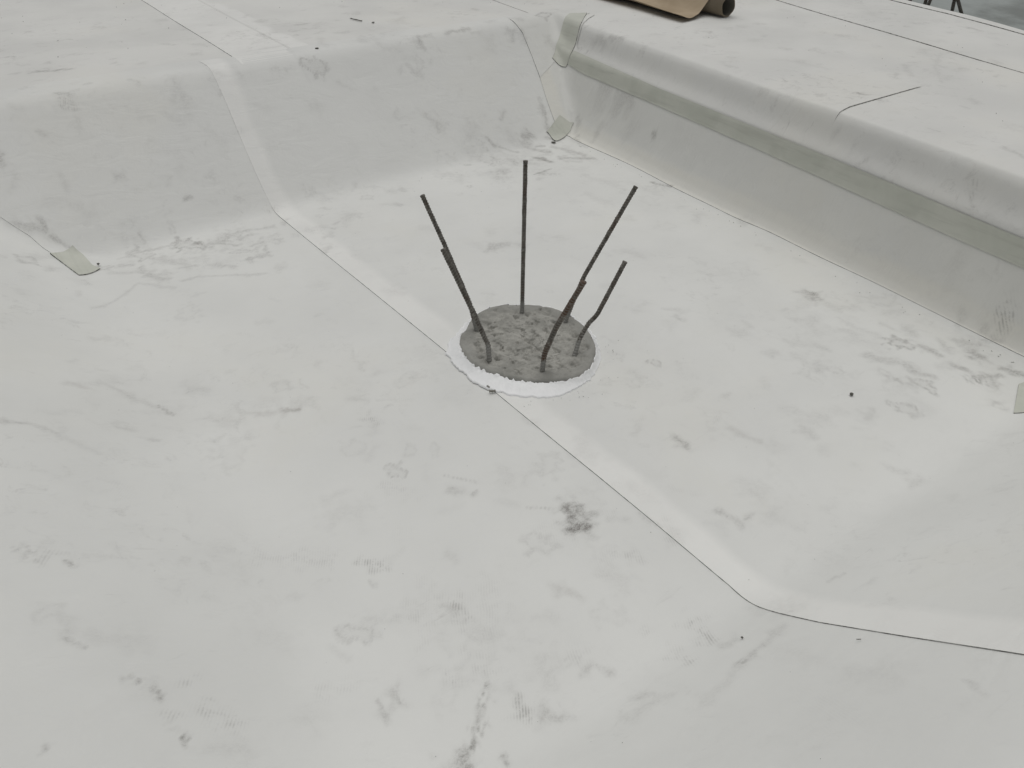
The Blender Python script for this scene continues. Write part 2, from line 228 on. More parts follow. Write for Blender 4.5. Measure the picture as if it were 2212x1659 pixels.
c = t.mix(t.ramp(t.noise(1.2, 5), 0.3, 0.7), (0.30, 0.30, 0.28), (0.42, 0.41, 0.38)); M_ground = t.col(c).bump(t.noise(8, 5), 0.01).m
t = NT('damp_grey_screed', 0.75, 0.3)
c = t.mix(t.ramp(t.noise(0.9, 5, 0.6, 0.5), 0.35, 0.65), (0.20, 0.215, 0.205), (0.33, 0.355, 0.345)); c = t.mix(t.ramp(t.noise(30, 5, 0.7), 0.5, 0.8, 0, 0.3), c, (0.12, 0.13, 0.12))
M_screed = t.col(c).bump(t.noise(12, 5), 0.004).m
t = NT('pile_concrete', 0.92, 0.15)
zc = t.attr('smooth_rim').outputs['Fac']
cin = t.mix(t.ramp(t.noise(22, 6, 0.7, 0.4), 0.3, 0.7), (0.27, 0.267, 0.245), (0.42, 0.413, 0.38))
crim = t.mix(t.ramp(t.noise(9, 4, 0.6), 0.3, 0.7), (0.25, 0.248, 0.228), (0.37, 0.366, 0.34))
cin = t.mix(t.math('MULTIPLY', t.ramp(t.noise(26, 6, 0.7, 0.8, (1, 1.9, 1), 0.6), 0.54, 0.68, 0, 0.7), t.ramp(t.noise(9, 3), 0.38, 0.55, 0.25, 1.0)), cin, (0.13, 0.128, 0.115))
c = t.mix(zc, cin, crim); c = t.mix(t.ramp(t.noise(140, 4, 0.7), 0.58, 0.72, 0, 0.35), c, (0.12, 0.12, 0.11))
M_conc = t.col(c).bump(t.noise(160, 5, 0.7), 0.0012, 0.7).m
t = NT('white_sealant', 0.35, 0.5)
c = t.mix(t.ramp(t.noise(25, 4, 0.6), 0.3, 0.7), (0.84, 0.85, 0.85), (0.88, 0.885, 0.885)); c = t.mix(t.ramp(t.noise(70, 4, 0.7), 0.66, 0.74, 0, 0.5), c, (0.5, 0.5, 0.49))
M_seal = t.col(c).bump(t.noise(35, 4, 0.6, 0.5), 0.002, 0.6).m
def rebar_material(name, rust):
    t = NT(name, 0.72, 0.35); t.b.inputs['Metallic'].default_value = 0.25
    c = t.mix(t.ramp(t.noise(45, 5, 0.7), 0.35, 0.65), (0.080, 0.073, 0.062), (0.165, 0.152, 0.132))
    rm = t.math('MULTIPLY', t.ramp(t.noise(14, 4, 0.6, 0.4), 0.52 - rust * 0.16, 0.66 - rust * 0.1), 0.35 + 0.6 * rust, clamp=True)
    c = t.mix(rm, c, t.mix(t.noise(120, 3), (0.060, 0.032, 0.020), (0.135, 0.078, 0.048)))
    du = t.math('MULTIPLY', t.ramp(t.noise(90, 5, 0.75), 0.50, 0.68), t.ramp(t.noise(11, 3), 0.38, 0.6, 0.2, 0.85)); c = t.mix(du, c, (0.36, 0.355, 0.33))
    c = t.mix(t.math('MULTIPLY', t.attr('rib').outputs['Fac'], t.ramp(t.noise(30, 4), 0.35, 0.6, 0.15, 0.75)), c, (0.25, 0.245, 0.225))
    c = t.mix(t.math('MULTIPLY', t.attr('cement').outputs['Fac'], t.ramp(t.noise(50, 4), 0.25, 0.5, 0.65, 1.0)), c, (0.27, 0.267, 0.25))
    return t.col(c).m
M_bar = rebar_material('dark_steel', 0.15); M_bar_r = rebar_material('rusty_steel', 1.0)
t = NT('brown_paper', 0.8, 0.2); c = t.mix(t.ramp(t.noise(5, 5, 0.6, 0.3), 0.3, 0.7), (0.35, 0.275, 0.185), (0.44, 0.355, 0.25)); M_paper = t.col(c).bump(t.noise(7, 4), 0.006, 0.5).m
t = NT('grey_cardboard', 0.85, 0.2); c = t.mix(t.noise(8, 4), (0.21, 0.175, 0.125), (0.28, 0.235, 0.175)); M_card = t.col(c).m
t = NT('tube_inside', 0.9, 0.1); M_cardin = t.col((0.13, 0.125, 0.105)).m
t = NT('dark_crumb', 0.9, 0.1); M_crumb = t.col(t.mix(t.noise(30, 2), (0.07, 0.07, 0.062), (0.20, 0.195, 0.175))).m
t = NT('grey_wood', 0.85, 0.2); M_wood = t.col(t.mix(t.noise(60, 4), (0.16, 0.155, 0.135), (0.30, 0.29, 0.26))).m

# many more faint foot marks: trails of short scuffs, thickest along the walls' feet and in the far corner
for cx_, cy_, sx_, sy_, cnt, amp in ((-0.65, 1.45, .45, .16, 60, .30), (1.0, 1.55, .32, .14, 55, .34), (0.9, -0.75, .30, .30, 60, .19), (0.3, -1.0, .5, .3, 40, .11),
                                     (-0.75, -0.9, .45, .4, 80, .12), (-0.4, -0.2, .45, .4, 40, .13), (0.7, 0.7, .45, .5, 60, .14), (-0.9, 0.6, .35, .5, 40, .14),
                                     (2.8, 0.8, .6, .9, 110, .22), (0.6, 3.1, 1.4, .35, 110, .24), (0.6, 2.2, .9, .15, 40, .18), (-0.8, 2.1, .5, .2, 30, .15)):
    for _ in range(cnt):
        x_, y_ = random.gauss(cx_, sx_), random.gauss(cy_, sy_); a_ = random.uniform(0, 3.14); l_ = random.uniform(0.01, 0.07); w_ = random.choice((0.010, 0.014, 0.020, 0.028, 0.036))
        SMUDGES.append((x_, y_, x_ + l_ * math.cos(a_), y_ + l_ * math.sin(a_), w_, amp * random.uniform(0.35, 1.2), random.choice('ssssrtt')))

# ---- helpers ----
def link(name, verts, faces, mats, parent=None, smooth=True, fmat=None):
    me = bpy.data.meshes.new(name)
    verts = np.asarray(verts, dtype=np.float32)
    if isinstance(faces, np.ndarray):
        nf, k = faces.shape
        me.vertices.add(len(verts)); me.vertices.foreach_set('co', verts.ravel())
        me.loops.add(nf * k); me.loops.foreach_set('vertex_index', faces.astype(np.int32).ravel())
        me.polygons.add(nf); me.polygons.foreach_set('loop_start', np.arange(0, nf * k, k, dtype=np.int32))
        me.update(calc_edges=True)
    else:
        me.from_pydata([tuple(map(float, v)) for v in verts], [], faces); me.update()
    for m in (mats if isinstance(mats, (list, tuple)) else [mats]): me.materials.append(m)
    if fmat is not None: me.polygons.foreach_set('material_index', np.asarray(fmat, dtype=np.int32))
    me.polygons.foreach_set('use_smooth', np.full(len(me.polygons), smooth))
    o = bpy.data.objects.new(name, me); COL.objects.link(o)
    if parent: o.parent = parent
    return o
def set_attr(o, name, vals):
    a = o.data.attributes.new(name, 'FLOAT', 'POINT'); a.data.foreach_set('value', np.asarray(vals, dtype=np.float32))
def tag(o, label, cat, group=None):
    o['label'] = label; o['category'] = cat
    if group: o['group'] = group
def empty(name, loc):
    e = bpy.data.objects.new(name, None); COL.objects.link(e); e.location = loc; e.empty_display_size = 0.1; return e
def grid_faces(n, m, off=0):
    i, j = np.meshgrid(np.arange(n - 1), np.arange(m - 1), indexing='ij')
    a = (i * m + j).ravel() + off
    return np.stack([a, a + m, a + m + 1, a + 1], 1)
def stain_at(P):
    x, y = P[:, 0], P[:, 1]; out = np.zeros((len(P), 3))
    x0, x1, y0, y1 = x.min(), x.max(), y.min(), y.max()
    for ax, ay, bx, by, w, s, k in SMUDGES:
        if max(ax, bx) < x0 - .2 or min(ax, bx) > x1 + .2 or max(ay, by) < y0 - .2 or min(ay, by) > y1 + .2: continue
        sel = np.where((x > min(ax, bx) - 3 * w) & (x < max(ax, bx) + 3 * w) & (y > min(ay, by) - 3 * w) & (y < max(ay, by) + 3 * w))[0]
        if not len(sel): continue
        px, py = x[sel], y[sel]; dx, dy = bx - ax, by - ay; L2 = dx * dx + dy * dy + 1e-9
        tt = np.clip(((px - ax) * dx + (py - ay) * dy) / L2, 0, 1)
        q1 = min(0.55 / w, 25.0); ph = (ax * 37 + by * 91) % 6.28
        px, py = px + 0.25 * w * np.sin(py * q1 * 2.1 + ph) + 0.18 * w * np.sin(py * q1 * 5.3 + px * q1 * 3.1), py + 0.25 * w * np.sin(px * q1 * 2.7 + 2 * ph) + 0.18 * w * np.sin(px * q1 * 4.9 - py * q1 * 3.7 + ph)
        tt = np.clip(((px - ax) * dx + (py - ay) * dy) / L2, 0, 1)
        wob = 1 + 0.35 * np.sin(px * 97 + py * 61) * np.sin(py * 83 - px * 45) - 0.25 * np.sin(tt * 5 + ph)
        r = np.hypot(px - ax - tt * dx, py - ay - tt * dy) / w * wob
        if k == 'r': v = np.exp(-((r - 0.85) / 0.30) ** 2) + 0.25 * (r < 0.85)
        else: v = np.exp(-1.1 * r ** 2.2)
        v = v * s
        if k == 't': out[sel, 1] = np.maximum(out[sel, 1], v)
        elif k == 'b': out[sel, 2] = np.maximum(out[sel, 2], v * 0.6); out[sel, 0] = np.maximum(out[sel, 0], v * 0.35)
        elif k == 'd': out[sel, 0] = np.maximum(out[sel, 0], v * np.clip(np.sin(px * 230 + 2 * np.sin(py * 90)) * np.sin(py * 210 + px * 60) * 1.6 + 0.35, 0, 1))
        else: out[sel, 0] = np.maximum(out[sel, 0], v)
    return out
def lines(*segs):
    """joined linspace pieces: (start, stop, step) ..."""
    r = []
    for a, b, s in segs: r += list(np.arange(a, b - s * 0.3, s))
    r.append(segs[-1][1]); return np.array(r)
def surf_normals(u, y, e=0.003):
    du = pos(u + e, y) - pos(u - e, y); dy = pos(u, y + e) - pos(u, y - e)
    n = np.cross(du, dy); return n / np.linalg.norm(n, axis=-1, keepdims=True)
def sheet(name, U, Y, off, mats, parent, lips='', lapw=None, lapside='l', curl=0.0007, stain=True, drop=0.0016):
    """a membrane sheet over the surface: U, Y = (n, m) surface coordinates, off = offset field or number, lips = cut edges shown (l r b t)"""
    n, m = U.shape
    off = np.broadcast_to(np.asarray(off, dtype=float), U.shape).copy()
    P0 = pos(U, Y); N = surf_normals(U, Y)
    def edge(e): return {'l': (slice(0, 1), slice(None)), 'r': (slice(n - 1, n), slice(None)), 'b': (slice(None), slice(0, 1)), 't': (slice(None), slice(m - 1, m))}[e]
    wave = 0.5 + 0.5 * np.sin(P0[..., 0] * 9 + 2 * np.sin(P0[..., 1] * 5)) * np.sin(P0[..., 1] * 11 + P0[..., 2] * 9)
    for e in lips: off[edge(e)] += curl * wave[edge(e)] * (off[edge(e)] > 0.001)
    P = P0 + N * off[..., None]
    V = [P.reshape(-1, 3)]; F = [grid_faces(n, m)]; FM = [np.zeros(len(F[0]), int)]; k = n * m
    idx = np.arange(n * m).reshape(n, m)
    lap = np.zeros((n, m))
    if lapw:
        D = {'l': np.linalg.norm(P0 - P0[:1], axis=-1), 'r': np.linalg.norm(P0 - P0[-1:], axis=-1), 'b': np.linalg.norm(P0 - P0[:, :1], axis=-1), 't': np.linalg.norm(P0 - P0[:, -1:], axis=-1)}[lapside]
        lapn = lapw * (1 + 0.14 * np.sin(P0[..., 1] * 4.1) * np.sin(P0[..., 1] * 1.7 + 1) + 0.04 * np.sin(P0[..., 1] * 23)); lap = np.clip((lapn - D) / 0.035 + 0.5, 0, 1)
    LP = [lap.ravel()]
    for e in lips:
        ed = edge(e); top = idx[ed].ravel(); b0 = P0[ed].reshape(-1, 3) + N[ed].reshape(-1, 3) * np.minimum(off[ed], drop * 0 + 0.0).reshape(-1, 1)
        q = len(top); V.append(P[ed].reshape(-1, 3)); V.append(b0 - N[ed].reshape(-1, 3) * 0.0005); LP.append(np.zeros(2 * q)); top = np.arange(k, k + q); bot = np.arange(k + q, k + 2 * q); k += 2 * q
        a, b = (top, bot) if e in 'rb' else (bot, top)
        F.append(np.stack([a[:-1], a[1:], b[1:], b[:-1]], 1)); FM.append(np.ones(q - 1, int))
    V = np.concatenate(V); F = np.concatenate(F)
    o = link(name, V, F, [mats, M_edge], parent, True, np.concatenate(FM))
    set_attr(o, 'lap', np.concatenate(LP))
    st = stain_at(V) if stain else np.zeros((len(V), 3))
    ca = o.data.color_attributes.new('stain', 'FLOAT_COLOR', 'POINT')
    ca.data.foreach_set('color', np.concatenate([st, np.ones((len(V), 1))], 1).astype(np.float32).ravel())
    return o
def mesh_uy(us, ys, ul=None, ur=None, yb=None, yt=None):
    """surface coordinates; optional edge functions bend the left/right edges (of y) and the bottom/top edges (of u)"""
    U, Y = np.meshgrid(us, ys, indexing='ij')
    if ul is not None or ur is not None:
        s = (U - us[0]) / (us[-1] - us[0]); L = ul(Y) if ul else us[0]; R = ur(Y) if ur else us[-1]; U = L + (R - L) * s
    if yb is not None or yt is not None:
        s = (Y - ys[0]) / (ys[-1] - ys[0]); B = yb(U) if yb else ys[0]; T = yt(U) if yt else ys[-1]; Y = B + (T - B) * s
    return U, Y
def itp(xs, vs): return lambda q: np.interp(q, xs, vs)
def smooth01(x): x = np.clip(x, 0, 1); return x * x * (3 - 2 * x)

# ---- ground: concrete slab and pits under the membrane, out to the horizon ----
gu = lines((-9, -2.2, 0.4), (-2.2, 1.4, 0.05), (1.4, 1.85, 0.01), (1.85, 3.85, 0.1), (3.85, 3.95, 0.02), (3.95, 12, 0.25))
gy = lines((-8, -2.4, 0.4), (-2.4, 2.6, 0.05), (2.6, 12, 0.3))
GU, GY = np.meshgrid(gu, gy, indexing='ij')
GP = pos(GU, GY)
def pit2(u, y):
    """depth profile of the far pit (same slope as the near one)"""
    a = np.interp(u - P2U0, [0, 0.06, 0.30], [0, -0.1, -H]); b = np.interp(P2U1 - u, [0, 0.45], [0, -H])
    c_ = np.interp(y - P2Y0, [0, 0.5], [0, -H]); d_ = np.interp(P2Y1 - y, [0, 0.5], [0, -H])
    return np.maximum(np.maximum(a, b), np.maximum(c_, d_))
GP[..., 2] += pit2(GU, GY) - 0.03
far = []
ground = link('ground', GP.reshape(-1, 3), grid_faces(len(gu), len(gy)), M_ground); ground['kind'] = 'structure'
# the wide site beyond, one skirt from the grid's rim to the horizon
rim = np.concatenate([GP[:, 0], GP[-1, 1:], GP[::-1, -1][1:], GP[0, ::-1][1:-1]])
cen = rim.mean(0); R2 = rim.copy(); dd = rim - cen; dd[:, 2] = 0
R2[:, :2] = cen[:2] + dd[:, :2] / np.linalg.norm(dd[:, :2], axis=1, keepdims=True) * 1200; R2[:, 2] = -0.5
q = len(rim); ff = np.stack([np.arange(q), np.arange(q) + q, (np.arange(q) + 1) % q + q, (np.arange(q) + 1) % q], 1)
site = link('terrain', np.concatenate([rim, R2]), ff, M_ground); site['kind'] = 'structure'
# far pit lining of grey screed
su = lines((P2U0 - 0.02, P2U0 + 0.34, 0.02), (P2U0 + 0.34, P2U1 + 0.06, 0.06)); sy = lines((P2Y0 - .05, P2Y1 + .05, 0.06))
SU, SY = np.meshgrid(su, sy, indexing='ij'); SP = pos(SU, SY); SP[..., 2] += pit2(SU, SY) - 0.012
sp = link('pit_lining', SP.reshape(-1, 3), grid_faces(len(su), len(sy)), M_screed, ground)

# ---- membrane sheets, each a part of the ground ----
L1, L2, L3 = 0.0012, 0.0029, 0.0048
YT = itp([-3, -0.3, 0.2, 0.9, 1.52, 1.7], [2.60, 2.55, 2.515, 2.53, 2.48, 2.5])            # upper edge of the pit sheets on the slab
seamu = itp([-3.5, -1.8, -1.46, -1.33, -1.2, -0.9, -0.15, 0.155, 1.65, 1.85, 2.06, 2.2, 2.35, 2.5, 2.6], [-0.30, -0.276, -0.260, -0.242, -0.230, -0.233, -0.247, -0.255, -0.302, -0.297, -0.282, -0.271, -0.266, -0.276, -0.290])
mitre = itp([1.0, 1.45, 1.72, 1.85, 1.946, 2.3, 2.62], [-1.0, -1.10, -1.287, -1.340, -1.411, -1.68, -1.93])
# left sheet: left slope and floor
ys = lines((-3.4, -1.9, 0.05), (-1.9, 1.8, 0.008), (1.8, 2.58, 0.012))
U, Y = mesh_uy(lines((-3.2, -1.8, 0.05), (-1.8, -0.2, 0.008)), ys, ur=lambda y: seamu(y) + 0.10)
sheet('membrane_sheet', U, Y, L1 - 0.0006, M_main, ground)
# back wall sheet, lapped over the left slope along the valley
U, Y = mesh_uy(lines((-1.35, -0.2, 0.01)), lines((1.40, 1.9, 0.008), (1.9, 2.6, 0.012)), ul=mitre, ur=lambda y: seamu(y) + 0.09, yt=YT)
o_ = L2 * smooth01((Y - 1.55) / 0.20) - 0.003 * (1 - smooth01((Y - 1.55) / 0.20))
sheet('membrane_sheet', U, Y, o_ - 0.0008, M_main, ground, lips='lt')
# centre sheet: floor right of the seam, with the bright lapped band along its edge
TOEU = lambda y: 1.499 - 0.004 * y + 0.004 * np.sin(y * 7) - 0.010 * np.exp(-((y - .33) / .15) ** 2) + 0.006 * np.exp(-((y + .4) / .2) ** 2)
us = lines((-0.29, -0.15, 0.006), (-0.15, 1.50, 0.0095)); ys = lines((-2.6, -1.9, 0.03), (-1.9, 1.8, 0.009), (1.8, 2.5, 0.010))
U, Y = mesh_uy(us, ys, ul=seamu, ur=itp([-3, 1.7, 1.8, 2.06, 2.3, 2.6], [1.53, 1.53, 1.50, 1.53, 1.56, 1.54]), yt=YT)
bump_ = 0.004 * smooth01((U - (0.19 + 0.02 * (Y - 2.28))) / 0.012) * smooth01((Y - 2.20) / 0.16) * (1 - smooth01((U - 0.3) / 0.5))
sheet('membrane_sheet', U, Y, L2 + bump_, M_main, ground, lips='lt', lapw=0.098, lapside='l')
# lower right wall sheet, from the floor lap up to the tape and round the corner
us = lines((1.49, 1.68, 0.0045)); ys = lines((-2.6, -1.6, 0.05), (-1.6, 1.7, 0.012), (1.7, 2.24, 0.008))
cu = itp([1.66, 1.74, 1.805, 1.93, 2.06, 2.17, 2.305, 2.39, 2.49], [1.490, 1.476, 1.463, 1.482, 1.507, 1.521, 1.534, 1.523, 1.513])
U, Y = mesh_uy(us, ys, ul=lambda y: np.where(y < 1.70, TOEU(y), cu(y)), ur=itp([-3, 1.9, 2.05, 2.2], [1.655, 1.655, 1.70, 1.90]))
sheet('membrane_sheet', U, Y, L3, M_beige, ground, lips='l', lapw=0.105, lapside='l')
U, Y = mesh_uy(us, lines((2.05, 2.56, 0.008)), ul=cu, ur=itp([-3, 1.9, 2.05, 2.2], [1.645, 1.645, 1.70, 1.90]), yb=itp([1.50, 1.62, 1.7], [2.048, 2.124, 2.13]))
sheet('membrane_sheet', U, Y, L3 + 0.0012 - 0.0065 * smooth01((Y - 2.40) / 0.08), M_beige, ground, lips='lb')
# upper right sheets, from the tape over the crest to the slab seam; the nearer one laps with a loose cross edge
wall_us = lines((1.64, 1.80, 0.004), (1.80, 3.09, 0.02))
ys = lines((0.072, 2.0, 0.012), (2.0, 2.6, 0.008), (2.6, 8, 0.12))
U, Y = mesh_uy(wall_us, ys, ul=itp([-3, 1.97, 2.1, 2.3, 2.5], [1.655, 1.660, 1.70, 1.78, 1.645]), ur=lambda y: 3.10 + 0 * y)
fade = smooth01((U - 1.715) / 0.05) * (1 - smooth01((U - 2.34) / 0.05)) * (1 - smooth01((Y - 0.072) / 0.4))
sheet('membrane_sheet', U, Y, L2 - 0.0016 + 0.0052 * fade, M_slab, ground, lips='b')
ys = lines((-4, -2, 0.1), (-2, 0.14, 0.012))
U, Y = mesh_uy(wall_us, ys)
sheet('membrane_sheet', U, Y, L2 - 0.0008, M_slab, ground)
# two slab sheets further right
ys = lines((-4, 8, 0.04))
U, Y = mesh_uy(lines((3.055, 3.80, 0.02)), ys, ul=itp([-0.3, 0.9, 1.9], [3.042, 3.058, 3.074]))
sheet('membrane_sheet', U, Y, L3, M_slab, ground, lips='l')
U, Y = mesh_uy(lines((3.745, 3.86, 0.02)), ys, ul=itp([-.5, 0.3, 0.9, 1.4, 2], [3.74, 3.745, 3.782, 3.755, 3.755]), ur=itp([-1, .35, .76, 1.32, 3], [3.80, 3.825, 3.868, 3.852, 3.85]))
sheet('membrane_sheet', U, Y, L3 + 0.004, M_slab, ground, lips='lr')
# slab sheets behind the pit
ys = lines((2.40, 3.6, 0.02), (3.6, 8, 0.08))
U, Y = mesh_uy(lines((-6, -2, 0.15), (-2, 0.02, 0.02)), ys)
sheet('membrane_sheet', U, Y, L1 - 0.001, M_slab, ground)
U, Y = mesh_uy(lines((-0.098, 0.34, 0.02)), ys, ul=itp([2.4, 2.55, 4.4, 8], [-0.100, -0.099, -0.080, -0.04]))
sheet('membrane_sheet', U, Y, L1 + 0.0018, M_slab, ground, lips='l', lapw=0.4)
U, Y = mesh_uy(lines((0.214, 1.70, 0.02)), ys, ul=itp([2.3, 2.43, 2.515, 4.17, 8], [0.212, 0.219, 0.214, 0.231, 0.27]))
sheet('membrane_sheet', U, Y, L2, M_slab, ground, lips='l')
ys = lines((2.40, 3.6, 0.02), (3.6, 8, 0.08))
U, Y = mesh_uy(lines((1.64, 2.2, 0.02)), ys, ul=itp([2.4, 2.56, 3.0, 8], [1.640, 1.641, 1.652, 1.72]))
o_ = L3 - 0.0075 * (1 - smooth01((Y - 2.42) / 0.1)) - 0.005 * smooth01((U - 1.9) / .2)
sheet('membrane_sheet', U, Y, o_, M_slab, ground, lips='l')
ys = lines((-4, 8, 0.2))
U, Y = mesh_uy(lines((-9, -1.7, 0.2)), lines((-8, -2.5, 0.2)))
sheet('membrane_sheet', U, Y, 0.0005, M_slab, ground, stain=False)

# ---- tapes stuck on the seams ----
def patch(name, quad, off, label, cat='tape', n=28, m=28, curl=0.0006, warp=None, lips='lrbt'):
    """quad = surface coordinates of four corners: left-bottom, right-bottom, right-top, left-top"""
    s, t_ = np.meshgrid(np.linspace(0, 1, n), np.linspace(0, 1, m), indexing='ij')
    a, b, c_, d_ = [np.array(q_) for q_ in quad]
    Q = (a * ((1 - s) * (1 - t_))[..., None] + b * (s * (1 - t_))[..., None] + c_ * (s * t_)[..., None] + d_ * ((1 - s) * t_)[..., None])
    if warp: Q = warp(Q, s, t_)
    o = sheet(name, Q[..., 0], Q[..., 1], off, M_tape, None, lips=lips, curl=curl, stain=False)
    tag(o, label, cat); return o
us = lines((1.630, 1.657, 0.0015)); ys = lines((-2.6, 2.04, 0.012))
U, Y = mesh_uy(us, ys, ul=itp([-.94, -.31, .445, 1.85, 2.03], [1.634, 1.637, 1.643, 1.648, 1.652]), ur=itp([-.9, -.26, .5, 1.2, 2.0], [1.661, 1.664, 1.667, 1.668, 1.681]))
tp = sheet('seam_tape', U, Y, 0.0080, M_tape, None, lips='lb', stain=False, curl=0.001)
tag(tp, 'long grey-green tape strip running along the middle of the right pit wall', 'tape')
patch('tape_patch', [(1.612, 2.143), (1.635, 2.024), (1.878, 2.253), (1.791, 2.312)], 0.0095, 'upright grey-green tape strip over the rounded top of the back right pit corner', n=30, m=60,
      warp=lambda Q, s, t_: np.stack([np.interp(t_, [0, .45, .75, 1], [1.612, 1.706, 1.750, 1.791]) * (1 - s) + np.interp(t_, [0, .2, .45, .75, 1], [1.644, 1.669, 1.70, 1.764, 1.878]) * s,
                                    np.interp(t_, [0, .45, .75, 1], [2.143, 2.246, 2.285, 2.312]) * (1 - s) + np.interp(t_, [0, .2, .45, .75, 1], [2.041, 2.041, 2.060, 2.117, 2.253]) * s], -1))
patch('tape_patch', [(1.397, 1.757), (1.462, 1.695), (1.546, 1.754), (1.502, 1.828)], 0.0085, 'small square grey tape patch at the foot of the back right pit corner',
      warp=lambda Q, s, t_: Q + np.stack([-0.032 * np.sin(np.pi * s ** 1.6) * (1 - t_) ** 2, -0.034 * np.sin(np.pi * s ** 1.6) * (1 - t_) ** 2], -1))
patch('tape_patch', [(-1.222, 1.478), (-1.135, 1.492), (-1.155, 1.770), (-1.293, 1.728)], 0.0055, 'loose grey-green tape patch on the floor at the left end of the back wall', m=40,
      warp=lambda Q, s, t_: np.stack([np.interp(t_, [0, 1], [-1.234, -1.297]) * (1 - s) + np.interp(t_, [0, .18, .65, 1], [-1.142, -1.164, -1.175, -1.198]) * s,
                                    np.interp(t_, [0, 1], [1.492, 1.710]) * (1 - s) + np.interp(t_, [0, .18, .65, 1], [1.556, 1.596, 1.715, 1.769]) * s - 0.012 * np.sin(np.pi * s) * (1 - t_)], -1))
patch('tape_patch', [(1.066, -1.252), (1.16, -1.36), (1.46, -1.20), (1.262, -1.172)], 0.006, 'pale tape patch cut off by the right edge of the photo')

# ---- piles with starter bars ----
PILE_R = [(-169.8, .2274), (-150.3, .2185), (-136.8, .227), (-125, .2332), (-113.7, .2383), (-104.1, .2533), (-96.1, .2587), (-84.4, .267), (-74.3, .2688), (-57.2, .2569), (-37.1, .2489), (-24.1, .2448), (-8, .2495), (6.9, .2535), (19, .2664), (30.9, .2757), (41, .2777), (54.4, .2792), (64.7, .2808), (71.4, .2948), (84.8, .2967), (96.6, .2849), (111.2, .2631), (118, .2530), (122.6, .2492), (129.2, .2561), (139, .2509), (147.4, .2465), (159.1, .2383), (173.1, .2341)]
SEAL_R = [(-177.9, .2698), (-173.9, .2805), (-162.7, .2813), (-150.9, .2856), (-140.8, .2863), (-131.3, .293), (-119.3, .2994), (-109.6, .3084), (-100.1, .3002), (-88.8, .2926), (-76.7, .2912), (-67.3, .2808), (-57.5, .2755), (-47.6, .2722), (-37.6, .2656), (-28.3, .2628), (0, .272), (30, .292), (60, .296), (90, .308), (110, .29), (125.8, .2777), (133.1, .2909), (140.5, .2943), (151.5, .2981), (159.7, .2836), (167, .2835)]
def polar(tab, a):
    d = np.degrees(a); k = np.array([p[0] for p in tab]); v = np.array([p[1] for p in tab])
    return np.interp((d + 180) % 360 - 180, k, v, period=360)
def fbm(p, o=4): return mnoise.fractal(Vector(p), 1.0, 2.0, o)
